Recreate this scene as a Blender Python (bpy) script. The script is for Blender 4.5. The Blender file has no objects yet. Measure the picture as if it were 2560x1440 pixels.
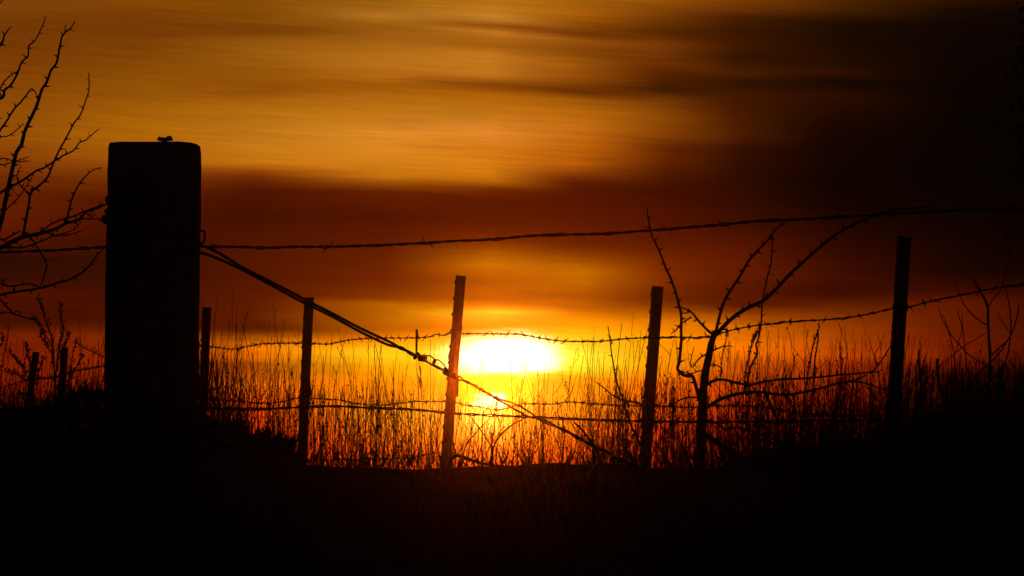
import bpy, math, random
from mathutils import Vector, Matrix, noise
R = math.radians
random.seed(7)
S = bpy.context.scene
COL = S.collection

# ------------------------------------------------------------------ camera
F = 10425.0                       # focal length of a frame 2560 wide
ZC = 1.5                          # eye height above the far field
PITCH = math.atan((1250 - 720) / F)
cam_d = bpy.data.cameras.new('camera'); cam = bpy.data.objects.new('camera', cam_d); COL.objects.link(cam)
cam.location = (0, 0, ZC); cam.rotation_euler = (math.pi / 2 + PITCH, 0, 0)
cam_d.sensor_width = 36; cam_d.lens = 36 * F / 2560; cam_d.clip_start = 0.1; cam_d.clip_end = 5000
S.camera = cam
FW = Vector((0, math.cos(PITCH), math.sin(PITCH))); UP = Vector((0, -math.sin(PITCH), math.cos(PITCH))); RT = Vector((1, 0, 0))
def ray(px, py): return RT * ((px - 1280) / F) + UP * ((720 - py) / F) + FW
def P(px, py, d): return Vector((0, 0, ZC)) + ray(px, py) * d
def mpp(d): return d / F          # metres per photograph pixel at a distance

def lerp_tab(tab, x):
    if x <= tab[0][0]: return tab[0][1]
    for (a, b), (c, e) in zip(tab, tab[1:]):
        if x <= c: return b + (e - b) * (x - a) / (c - a)
    return tab[-1][1]

# ------------------------------------------------------------------ materials
def lin(c):
    return tuple(((v / 255) / 12.92 if v / 255 <= .04045 else ((v / 255 + .055) / 1.055) ** 2.4) for v in c)
def mat(name, c1, c2, rough=.85, scale=20, metal=0., stretch=(1, 1, 1), bump=.3, translucent=0.):
    m = bpy.data.materials.new(name); m.use_nodes = True; nt = m.node_tree; n = nt.nodes; n.clear()
    out = n.new('ShaderNodeOutputMaterial'); b = n.new('ShaderNodeBsdfPrincipled')
    tc = n.new('ShaderNodeTexCoord'); mp = n.new('ShaderNodeMapping'); mp.inputs['Scale'].default_value = stretch
    nz = n.new('ShaderNodeTexNoise'); nz.inputs['Scale'].default_value = scale; nz.inputs['Detail'].default_value = 6
    rp = n.new('ShaderNodeValToRGB'); rp.color_ramp.elements[0].color = (*c1, 1); rp.color_ramp.elements[1].color = (*c2, 1)
    rp.color_ramp.elements[0].position = .3; rp.color_ramp.elements[1].position = .7
    bp = n.new('ShaderNodeBump'); bp.inputs['Strength'].default_value = bump; bp.inputs['Distance'].default_value = .004
    L = nt.links.new
    L(tc.outputs['Object'], mp.inputs['Vector']); L(mp.outputs[0], nz.inputs['Vector']); L(nz.outputs['Fac'], rp.inputs[0])
    L(rp.outputs[0], b.inputs['Base Color']); L(nz.outputs['Fac'], bp.inputs['Height']); L(bp.outputs[0], b.inputs['Normal'])
    b.inputs['Roughness'].default_value = rough; b.inputs['Metallic'].default_value = metal
    if translucent:
        t = n.new('ShaderNodeBsdfTranslucent'); mx = n.new('ShaderNodeMixShader'); mx.inputs[0].default_value = translucent
        L(rp.outputs[0], t.inputs['Color']); L(b.outputs[0], mx.inputs[1]); L(t.outputs[0], mx.inputs[2]); L(mx.outputs[0], out.inputs[0])
    else: L(b.outputs[0], out.inputs[0])
    return m
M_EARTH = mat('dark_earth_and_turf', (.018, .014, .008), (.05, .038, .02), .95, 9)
M_WOOD = mat('weathered_timber', (.06, .045, .03), (.14, .11, .08), .9, 8, 0, (6, 6, .6), .8)
M_STEEL = mat('painted_steel', (.03, .03, .025), (.07, .05, .035), .7, 30, .3)
M_WIRE = mat('rusty_galvanised_wire', (.07, .05, .04), (.16, .12, .1), .6, 60, .6)
M_BARK = mat('thorn_bark', (.04, .03, .022), (.1, .07, .05), .9, 60)
M_STRAW = mat('dry_straw', (.11, .065, .03), (.22, .14, .07), .8, 12, 0, (1, 1, 1), .2, .25)
M_LEAF = mat('dry_leaf', (.035, .04, .015), (.08, .07, .03), .7, 20, 0, (1, 1, 1), .2, .2)

# ------------------------------------------------------------------ mesh helpers
class MB:
    def __init__(s): s.v = []; s.f = []
    def tube(s, pts, rad, sides=6, cap=True):
        n = len(pts)
        if n < 2: return
        base = len(s.v)
        t0 = (pts[1] - pts[0]).normalized()
        a = Vector((0, 1, 0)) if abs(t0.y) < .9 else Vector((1, 0, 0))
        u = t0.cross(a).normalized()
        for i in range(n):
            t = (pts[min(i + 1, n - 1)] - pts[max(i - 1, 0)])
            if t.length < 1e-9: t = t0.copy()
            t.normalize(); u = (u - t * u.dot(t))
            if u.length < 1e-6: u = t.orthogonal()
            u.normalize(); w = t.cross(u); r = rad[i] if hasattr(rad, '__len__') else rad
            for k in range(sides):
                an = 2 * math.pi * k / sides
                s.v.append(pts[i] + u * (math.cos(an) * r) + w * (math.sin(an) * r))
        for i in range(n - 1):
            for k in range(sides):
                k2 = (k + 1) % sides
                s.f.append((base + i * sides + k, base + i * sides + k2, base + (i + 1) * sides + k2, base + (i + 1) * sides + k))
        if cap:
            s.f.append(tuple(base + k for k in range(sides))[::-1])
            s.f.append(tuple(base + (n - 1) * sides + k for k in range(sides)))
    def leaf(s, p, d, side, ln, wd):
        b = len(s.v); d = d.normalized(); side = side.normalized(); nrm = d.cross(side)
        s.v += [p, p + d * ln * .45 + side * wd * .5 + nrm * wd * .12, p + d * ln, p + d * ln * .45 - side * wd * .5 + nrm * wd * .12]
        s.f += [(b, b + 1, b + 2), (b, b + 2, b + 3)]
    def ball(s, c, r, seg=8, rings=6, jit=0.):
        b = len(s.v); rx, ry, rz = r if hasattr(r, '__len__') else (r, r, r)
        s.v.append(c + Vector((0, 0, rz)))
        for i in range(1, rings):
            th = math.pi * i / rings
            for k in range(seg):
                an = 2 * math.pi * k / seg; j = 1 + random.uniform(-jit, jit)
                s.v.append(c + Vector((rx * math.sin(th) * math.cos(an) * j, ry * math.sin(th) * math.sin(an) * j, rz * math.cos(th) * j)))
        s.v.append(c - Vector((0, 0, rz)))
        for k in range(seg): s.f.append((b, b + 1 + k, b + 1 + (k + 1) % seg))
        for i in range(rings - 2):
            for k in range(seg):
                a0 = b + 1 + i * seg + k; a1 = b + 1 + i * seg + (k + 1) % seg
                s.f.append((a0, a0 + seg, a1 + seg, a1))
        e = len(s.v) - 1; o = b + 1 + (rings - 2) * seg
        for k in range(seg): s.f.append((e, o + (k + 1) % seg, o + k))
    def mesh(s, name, m, origin=None, smooth=True):
        me = bpy.data.meshes.new(name); o = origin or Vector((0, 0, 0))
        me.from_pydata([tuple(v - o) for v in s.v], [], s.f); me.materials.append(m)
        if smooth: me.polygons.foreach_set('use_smooth', [True] * len(me.polygons))
        me.update(); return me
    def build(s, name, m, parent=None, origin=None, smooth=True):
        """origin: world position of the parent Empty (the parts' coordinates are relative to it)"""
        ob = bpy.data.objects.new(name, s.mesh(name, m, origin, smooth)); COL.objects.link(ob)
        if parent is not None: ob.parent = parent
        elif origin is not None: ob.location = origin
        return ob
def tag(o, label=None, cat=None, group=None, kind=None):
    if label: o['label'] = label
    if cat: o['category'] = cat
    if group: o['group'] = group
    if kind: o['kind'] = kind
    return o
def empty(name, loc, label, cat, group=None):
    o = bpy.data.objects.new(name, None); COL.objects.link(o); o.location = loc; o.empty_display_size = .05
    return tag(o, label, cat, group)
def smooth_path(pts, n=4):
    """Catmull-Rom through tuples of any length"""
    out = []; L = len(pts)
    for i in range(L - 1):
        p0 = pts[max(i - 1, 0)]; p1 = pts[i]; p2 = pts[i + 1]; p3 = pts[min(i + 2, L - 1)]
        for k in range(n):
            t = k / n; t2 = t * t; t3 = t2 * t
            out.append(tuple(.5 * (2 * b + (-a + c) * t + (2 * a - 5 * b + 4 * c - d) * t2 + (-a + 3 * b - 3 * c + d) * t3) for a, b, c, d in zip(p0, p1, p2, p3)))
    out.append(tuple(pts[-1])); return out

# ------------------------------------------------------------------ ground
YC = 10.6
CREST = [(-9000, 1170), (-400, 1150), (0, 1128), (170, 1108), (260, 1100), (400, 1100), (520, 1120), (600, 1126), (660, 1130), (742, 1134), (758, 1160), (800, 1162),
         (1000, 1166), (1180, 1170), (1300, 1173), (1450, 1168), (1620, 1174), (1800, 1177), (1950, 1178), (2080, 1174), (2200, 1168), (2560, 1155), (3000, 1150), (9000, 1165)]
def ground_z(x, y):
    px = 1280 + x * F / max(YC, 1e-3)
    zc = ZC + YC * (1250 - lerp_tab(CREST, px)) / F
    prof = [(-900, 0.), (-60, 0.), (0, .1), (4, .18), (6, .45), (8, 1.02), (9, 1.30), (10, zc - .06), (10.6, zc), (11.2, zc - .12), (12, 1.30), (13.5, 1.1), (16, .95), (20, .8), (26, .6), (45, .25), (80, 0.), (900, 0.)]
    z = lerp_tab(prof, y)
    if 3 < y < 60 and abs(x) < 12:
        k = .035 if y < 10 else .018
        z += k * noise.noise(Vector((x * 2.3, y * 2.3, 0))) + .012 * noise.noise(Vector((x * 9, y * 9, 3))) + (.006 * noise.noise(Vector((x * 37, y * 37, 5))) if y < 12 else 0)
    return z
def build_ground():
    xs = [-600, -300, -150, -80, -45, -25, -15, -9, -6, -4.5, -3.5, -2.8] + [-2.4 + .04 * i for i in range(121)] + [2.8, 3.5, 4.5, 6, 9, 15, 25, 45, 80, 150, 300, 600]
    ys = [-600, -300, -100, -40, -15, -6, -2, 0, 2, 3, 4] + [4.3 + .3 * i for i in range(12)] + [8 + .09 * i for i in range(20)] + [9.8 + .05 * i for i in range(34)] + [11.6, 12, 12.5, 13, 13.5, 14, 15, 16, 17, 18, 20, 22, 24, 26, 30, 36, 45, 60, 80, 120, 200, 350, 600]
    v = [(x, y, ground_z(x, y)) for y in ys for x in xs]; nx = len(xs)
    f = [(j * nx + i, j * nx + i + 1, (j + 1) * nx + i + 1, (j + 1) * nx + i) for j in range(len(ys) - 1) for i in range(nx - 1)]
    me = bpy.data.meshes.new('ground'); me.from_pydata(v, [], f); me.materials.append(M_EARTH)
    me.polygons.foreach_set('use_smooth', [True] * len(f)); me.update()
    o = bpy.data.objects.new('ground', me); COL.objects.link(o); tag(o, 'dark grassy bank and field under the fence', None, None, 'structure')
build_ground()

# ------------------------------------------------------------------ thick wooden post
DP = 8.9
def wood_post():
    cx = P(385, 500, DP).x; yb = P(385, 500, DP).y
    base = Vector((cx, yb + .1, ground_z(cx, yb + .1)))
    root = empty('wooden_post', base, 'thick square timber post with chipped top right corner, widest post of the fence', 'fence post')
    lefts = [(353, 273), (362, 270), (380, 269), (440, 267), (500, 269), (540, 266), (600, 265), (700, 263), (850, 263), (1000, 261), (1300, 259), (1800, 256)]
    rights = [(353, 500), (370, 500), (380, 502), (430, 503), (480, 502), (540, 503), (600, 501), (700, 500), (850, 498), (1000, 497), (1300, 496), (1800, 494)]
    tops = [(265, 356), (273, 353), (290, 353), (300, 351.5), (330, 353.5), (360, 352.5), (400, 353), (440, 351.5), (466, 353), (478, 355), (486, 357), (491, 359), (494, 363), (496, 369), (498, 364), (501, 365), (503, 370)]
    m = MB(); N = 64
    def section(pyv, inner=1.):
        l = P(lerp_tab(lefts, pyv), pyv, DP).x; r = P(lerp_tab(rights, pyv), pyv, DP + .19).x
        c = (l + r) / 2; hw = (r - l) / 2; out = []
        for k in range(N):
            an = 2 * math.pi * (k + .5) / N; ca, sa = math.cos(an), math.sin(an); e = .05
            x = math.copysign(abs(ca) ** e, ca); y = math.copysign(abs(sa) ** e, sa)
            w = 1 + .006 * noise.noise(Vector((k * .9, pyv * .004, 1))) + .004 * noise.noise(Vector((k * 3., pyv * .05, 2)))
            out.append((c + hw * x * w * inner, yb + .1 + .1 * y * w * inner))
        return out
    rows = [353, 356, 360, 366, 372, 380, 392] + [410 + 22 * i for i in range(40)] + [1400, 1600, 1850]
    for pyv in rows[::-1]:
        for (x, y) in section(pyv):
            z = P(385, pyv, y).z
            px = 1280 + x * F / y; zt = P(385, lerp_tab(tops, px) + 1.6 * noise.noise(Vector((x * 200, y * 90, 0))), y).z
            m.v.append(Vector((x, y, min(z, zt))))
    nr = len(rows)
    for j in range(nr - 1):
        for k in range(N):
            m.f.append((j * N + k, j * N + (k + 1) % N, (j + 1) * N + (k + 1) % N, (j + 1) * N + k))
    prev = (nr - 1) * N
    for inner in (.93, .8, .6, .35, .12):
        b = len(m.v)
        for (x, y) in section(353, inner):
            px = 1280 + x * F / y
            m.v.append(Vector((x, y, P(385, lerp_tab(tops, px) + 1.8 * noise.noise(Vector((x * 150, y * 150, 4))), y).z)))
        for k in range(N): m.f.append((prev + k, prev + (k + 1) % N, b + (k + 1) % N, b + k))
        prev = b
    m.f.append(tuple(prev + k for k in range(N)))
    m.build('post_body', M_WOOD, root, base, smooth=False)
    # fence staple at the right edge
    s = MB(); d = DP + .12
    pts = smooth_path([(496, 577), (504, 577), (511, 580), (512, 590), (510, 602), (507, 607), (498, 607)], 4)
    s.tube([P(a, b, d) for a, b in pts], 2.9 * mpp(d), 6); s.build('staple', M_WIRE, root, base)
    k = MB(); c = P(263, 548, DP + .06)
    k.tube([c + Vector((.012, 0, 0)), c, c + Vector((-.004, 0, 0)), c + Vector((-.008, 0, 0))], [.0105, .0105, .009, .004], 14); k.build('insulator', M_STEEL, root, base)
    k = MB(); k.ball(P(268, 500, DP + .05), (.0045, .006, .009), jit=.2); k.ball(P(266, 528, DP + .05), (.004, .006, .006), jit=.2); k.build('nail_head', M_STEEL, root, base)
    l = MB(); d = DP + .08
    l.ball(P(402, 348, d), (.0072, .008, .0044), 12, 8, .2); l.ball(P(423, 346.5, d), (.0066, .009, .0056), 12, 8, .2); l.ball(P(395, 350, d), (.002, .002, .002)); l.ball(P(429, 349, d), (.003, .003, .003))
    l.ball(P(412, 349, d), (.0105, .007, .0046), 12, 8, .2); l.ball(P(420, 342, d), (.0013, .0013, .002)); l.ball(P(398, 343, d), (.0022, .002, .0018))
    o = l.build('dirt_lump', M_BARK, None, P(413, 351, d)); tag(o, 'small dark two-lobed lump lying on top of the thick wooden post', 'lump')
wood_post()

# ------------------------------------------------------------------ steel T-posts
FENCE = [(-60, 26.), (80, 24.5), (158, 22.), (515, 18.), (770, 16.6), (1145, 15.), (1640, 13.4), (2250, 11.9), (2560, 11.3), (2700, 11.1)]
INV = [(a, 1 / b) for a, b in FENCE]
def dfence(px): return 1 / lerp_tab(INV, px)
def tpost_mesh():
    m = MB(); H = 1.75; w, t = .0188, .0024
    prof = [(-w * .9, -w), (-w * .9 + t * 1.6, -w), (-w * .9 + t * 1.6, -t), (w, -t), (w, t), (-w * .9 + t * 1.6, t), (-w * .9 + t * 1.6, w), (-w * .9, w)]
    for z in (0, -H):
        for x, y in prof: m.v.append(Vector((x, y, z)))
    n = len(prof)
    for k in range(n): m.f.append((k, n + k, n + (k + 1) % n, (k + 1) % n))
    m.f += [(0, 1, 2, 5, 6, 7), (2, 3, 4, 5), (n + 7, n + 6, n + 5, n + 2, n + 1, n), (n + 5, n + 4, n + 3, n + 2)]
    for i in range(27):
        z = -.025 - .058 * i
        c = Vector((-w * .9, 0, z)); b = len(m.v)
        for x, s_ in ((.001, 1), (-.0048, .55)):
            for yy, zz in ((-.006, -.008), (.006, -.008), (.006, .008), (-.006, .008)): m.v.append(c + Vector((x, yy * s_, zz * s_)))
        m.f += [(b + 4, b + 7, b + 6, b + 5)] + [(b + k, b + 4 + k, b + 4 + (k + 1) % 4, b + (k + 1) % 4) for k in range(4)]
    return m.mesh('steel_post', M_STEEL, None, False)
TP = tpost_mesh()
def clip_mesh():
    m = MB(); pts = []
    for i in range(19):
        a = math.pi * 2 * i / 18; pts.append(Vector((.0215 * math.cos(a), .0215 * math.sin(a), .004 * math.sin(a * 2))))
    m.tube(pts, .0016, 5); m.tube([Vector((-.0215, .002, 0)), Vector((-.026, -.006, .004)), Vector((-.024, -.012, 0))], .0016, 5)
    return m.mesh('wire_clip', M_WIRE)
CLIP = clip_mesh()
TPOSTS = [  # top x,y, low x,y, distance, wire crossings, label, turn, width scale
    (2262, 591, 2232, 1080, 11.9, (772, 1038), 'tallest steel fence post, dark and alone at the right side of the picture', 8),
    (1644, 716, 1612, 1165, 13.4, (845, 1015), 'steel fence post just left of the forked thorn sapling', -6),
    (1152, 689, 1114, 1150, 15., (832, 1003), 'leaning steel fence post crossing the left edge of the glowing sun', 4),
    (773, 743, 755, 1150, 16.6, (859, 996), 'steel fence post whose top touches the diagonal brace wires', 12),
    (517, 768, 507, 1030, 18., (866, 998), 'steel fence post close beside the right edge of the thick wooden post', 0),
    (162, 868, 152, 1010, 22., (939,), 'short far steel post among leafy weeds, just left of the wooden post', 15),
    (91, 880, 72, 1010, 24.5, (947,), 'farthest steel post, leaning in the weeds at the left edge', -10)]
for tx, ty, bx, by, d, cross, label, turn in TPOSTS:
    top = P(tx, ty, d); low = P(bx, by, d); ax = (top - low).normalized()
    o = bpy.data.objects.new('steel_post', None); COL.objects.link(o)
    rot = Vector((0, 0, 1)).rotation_difference(ax).to_matrix().to_4x4() @ Matrix.Rotation(R(turn), 4, 'Z')
    # the Empty stands where the post enters the ground
    k = 0
    while k < 1.7 and (top - ax * k).z > ground_z((top - ax * k).x, (top - ax * k).y): k += .01
    o.matrix_world = Matrix.Translation(top - ax * k) @ rot
    tag(o, label, 'fence post', 'steel posts of the rear fence')
    b = bpy.data.objects.new('post_body', TP); COL.objects.link(b); b.parent = o; b.location = (0, 0, k)
    for cy in cross:
        s = (cy - ty) / (by - ty) * (top - low).length
        c = bpy.data.objects.new('wire_clip', CLIP); COL.objects.link(c); c.parent = o; c.location = (0, 0, k - s)

# ------------------------------------------------------------------ wires
def world_path(pxpts, depth, n=5):
    return [P(a, b, depth(a) if callable(depth) else depth) for a, b in smooth_path(pxpts, n)]
def resample(pts, step):
    out = [pts[0].copy()]; acc = 0.
    for a, b in zip(pts, pts[1:]):
        L = (b - a).length; s = step - acc
        while s <= L: out.append(a.lerp(b, s / L)); s += step
        acc = (acc + L) % step if L else acc
    return out
def strand(path, rad, off, pitch, phase, step, sides=5, gap=None):
    pts = resample(path, step); out = []
    for i, p in enumerate(pts):
        t = (pts[min(i + 1, len(pts) - 1)] - pts[max(i - 1, 0)]).normalized()
        u = t.cross(Vector((0, 1, 0)) if abs(t.y) < .9 else Vector((1, 0, 0))).normalized(); w = t.cross(u)
        a = 2 * math.pi * i * step / pitch + phase
        g = 1. + (gap(i * step) if gap else 0.)
        out.append(p + (u * math.cos(a) + w * math.sin(a)) * off * g)
    m = MB(); m.tube(out, rad, sides); return m
def barb_mesh(name, ln, r, wrap):
    m = MB(); pts = []
    for i in range(15):
        a = 2 * math.pi * 1.6 * i / 14
        pts.append(Vector((-.005 * (wrap / .003) + i * .00075 * (wrap / .003), wrap * math.cos(a), wrap * math.sin(a))))
    m.tube(pts, r, 5)
    e = pts[-1]; s = pts[0]
    m.tube([s, s + Vector((-.3, .25, -1)).normalized() * ln * .5, s + Vector((-.45, .3, -1)).normalized() * ln], [r, r, r * .45], 5)
    m.tube([e, e + Vector((.25, -.2, 1)).normalized() * ln * .5, e + Vector((.4, -.3, 1)).normalized() * ln], [r, r, r * .45], 5)
    return m.mesh(name, M_WIRE)
BARBS = [barb_mesh('barb', .016, .0013, .0034), barb_mesh('barb', .012, .0013, .0034)]
SMALLB = barb_mesh('barb', .016, .0017, .0028)
def barbed_wire(pxpts, depth, label, group, r, off, pitch, spacing, at=None, small=False, step=.006, seed=1):
    path = world_path(pxpts, depth); rnd = random.Random(seed)
    org = path[0].copy(); root = empty('barbed_wire', org, label, 'barbed wire', group)
    pts = resample(path, .01); total = len(pts) * .01
    if at: locs = [min(range(len(pts)), key=lambda i: abs(1280 + pts[i].x * F / pts[i].dot(FW) - a)) for a in at]
    else:
        locs = []; s = spacing * .4
        while s < total: locs.append(int(s / .01)); s += spacing * rnd.uniform(.8, 1.2)
    locs = [i for i in locs if 0 < i < len(pts) - 1]
    centres = [i * .01 for i in locs]
    gap = None if small else (lambda s: .75 * sum(math.exp(-((s - c) / .009) ** 2) for c in centres if abs(s - c) < .04))
    for ph in (0, math.pi):
        strand(path, r, off, pitch, ph, step, 5, gap).build('strand', M_WIRE, root, org)
    if len(locs) > 96:                # the nearest 96 are parts, the far ones one part
        locs.sort(key=lambda i: pts[i].y); far = MB()
        for i in locs[96:]:
            t = (pts[i + 1] - pts[i - 1]).normalized(); bm_ = SMALLB; base = len(far.v)
            q = Matrix.Translation(pts[i]) @ Vector((1, 0, 0)).rotation_difference(t).to_matrix().to_4x4() @ Matrix.Rotation(rnd.uniform(0, 6.28), 4, 'X')
            far.v += [q @ v.co for v in bm_.vertices]; far.f += [tuple(base + k for k in p.vertices) for p in bm_.polygons]
        tag(far.build('far_barbs', M_WIRE, root, org), None, None, None, 'stuff')
    for i in locs[:96]:
        t = (pts[i + 1] - pts[i - 1]).normalized()
        b = bpy.data.objects.new('barb', SMALLB if small else BARBS[rnd.randrange(2)]); COL.objects.link(b); b.parent = root
        q = Vector((1, 0, 0)).rotation_difference(t).to_matrix().to_4x4() @ Matrix.Rotation(rnd.uniform(0, 6.28), 4, 'X')
        b.matrix_local = Matrix.Translation(pts[i] - org) @ q @ Matrix.Scale(rnd.uniform(.85, 1.15), 4)
    return root
dn = lambda px: 8.95 - .45 * (px - 500) / 2100
NEARG = 'barbed wires fixed to the thick wooden post'
barbed_wire([(496, 616), (560, 617), (620, 618), (660, 620), (740, 617), (820, 617), (890, 615), (948, 613), (1010, 610), (1070, 607), (1140, 602), (1200, 600), (1245, 597), (1320, 590), (1387, 587), (1450, 586), (1520, 584), (1600, 578), (1670, 573), (1740, 567), (1810, 561), (1900, 552), (1990, 549), (2100, 542), (2200, 536), (2300, 530), (2400, 526), (2500, 522), (2700, 517)],
            dn, 'taut barbed wire, highest of the wires, running from the wooden post to the upper right', NEARG, .0017, .0018, .07, .12,
            at=[542, 655, 820, 948, 1070, 1245, 1387, 1520, 1670, 1800, 1925, 2078, 2225, 2380, 2520], step=.005, seed=3)
barbed_wire([(-160, 636), (-60, 633), (0, 631), (60, 629), (150, 625), (225, 620), (270, 617)], 8.95,
            'barbed wire crossing the left thorn bush to the left side of the wooden post', NEARG, .0017, .0018, .07, .12, at=[-90, 40, 225], step=.005, seed=4)
barbed_wire([(494, 1021), (560, 1022), (640, 1023), (720, 1020), (770, 1017), (850, 1016), (930, 1020), (1000, 1022), (1060, 1026), (1120, 1032), (1200, 1037), (1320, 1042), (1450, 1048), (1600, 1053), (1800, 1055), (2050, 1052), (2300, 1050), (2560, 1055), (2700, 1057)],
            lambda px: 9.0 + .3 * (px - 500) / 2100, 'lower thick barbed wire running right from the wooden post through the grass tops', NEARG, .0017, .0018, .075, .12,
            at=[655, 935, 1112, 1240, 1405, 1540, 1680, 1800, 1940, 2080, 2220, 2400, 2540], step=.005, seed=5)
barbed_wire([(-160, 1028), (-60, 1026), (60, 1025), (160, 1024), (268, 1022)], 8.98,
            'low barbed wire left of the wooden post, just above the dark ground', NEARG, .0017, .0018, .07, .12, at=[-60, 70, 200], step=.005, seed=6)
BACKG = 'barbed wires strung on the steel posts'
off = lambda k: (lambda px: dfence(px) - .018 + k)
barbed_wire([(-120, 1000), (-60, 985), (0, 970), (60, 952), (80, 947), (110, 946), (158, 938), (180, 928), (262, 915), (400, 890), (503, 864), (515, 866), (540, 868), (580, 873), (620, 866), (650, 860), (700, 858), (765, 858), (820, 860), (860, 852), (900, 847), (960, 845), (1000, 845), (1050, 844), (1078, 841), (1090, 835), (1108, 838), (1135, 831), (1160, 834), (1200, 834), (1250, 835), (1290, 835), (1330, 841), (1380, 850), (1420, 853), (1500, 853), (1560, 847), (1620, 844), (1700, 843), (1750, 844), (1785, 838), (1830, 825), (1880, 815), (1920, 810), (1980, 804), (2050, 800), (2120, 794), (2180, 783), (2225, 773), (2270, 768), (2320, 755), (2400, 738), (2480, 722), (2560, 710), (2660, 697)],
            off(0), 'top barbed wire of the steel posts, passing just above the glowing sun', BACKG, .0016, .0014, .06, .07, small=True, step=.012, seed=8)
barbed_wire([(500, 997), (520, 998), (560, 1000), (600, 1003), (650, 1008), (700, 1005), (745, 995), (785, 996), (820, 998), (850, 1000), (900, 1010), (960, 1012), (1000, 1008), (1040, 1003), (1070, 1004), (1110, 1003), (1135, 1005), (1165, 1013), (1200, 1017), (1235, 1025), (1270, 1020), (1300, 1010), (1330, 1009), (1380, 1010), (1420, 1005), (1470, 1008), (1520, 1012), (1600, 1015), (1640, 1015), (1720, 1018), (1800, 1015), (1880, 1015), (1930, 1022), (1980, 1030), (2040, 1036), (2110, 1040), (2220, 1036), (2280, 1022), (2350, 1015), (2450, 1000), (2560, 990), (2660, 980)],
            off(0), 'wavy middle barbed wire of the steel posts, just above the lower thick wire', BACKG, .0015, .0013, .06, .09, small=True, step=.012, seed=9)
barbed_wire([(750, 1153), (800, 1152), (850, 1150), (930, 1148), (1020, 1145), (1060, 1137), (1100, 1132), (1125, 1134), (1150, 1143), (1200, 1155), (1260, 1165), (1320, 1178)],
            off(0), 'lowest barbed wire, sagging almost onto the bank between two steel posts', BACKG, .0014, .0012, .06, .14, small=True, step=.012, seed=10)

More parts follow.
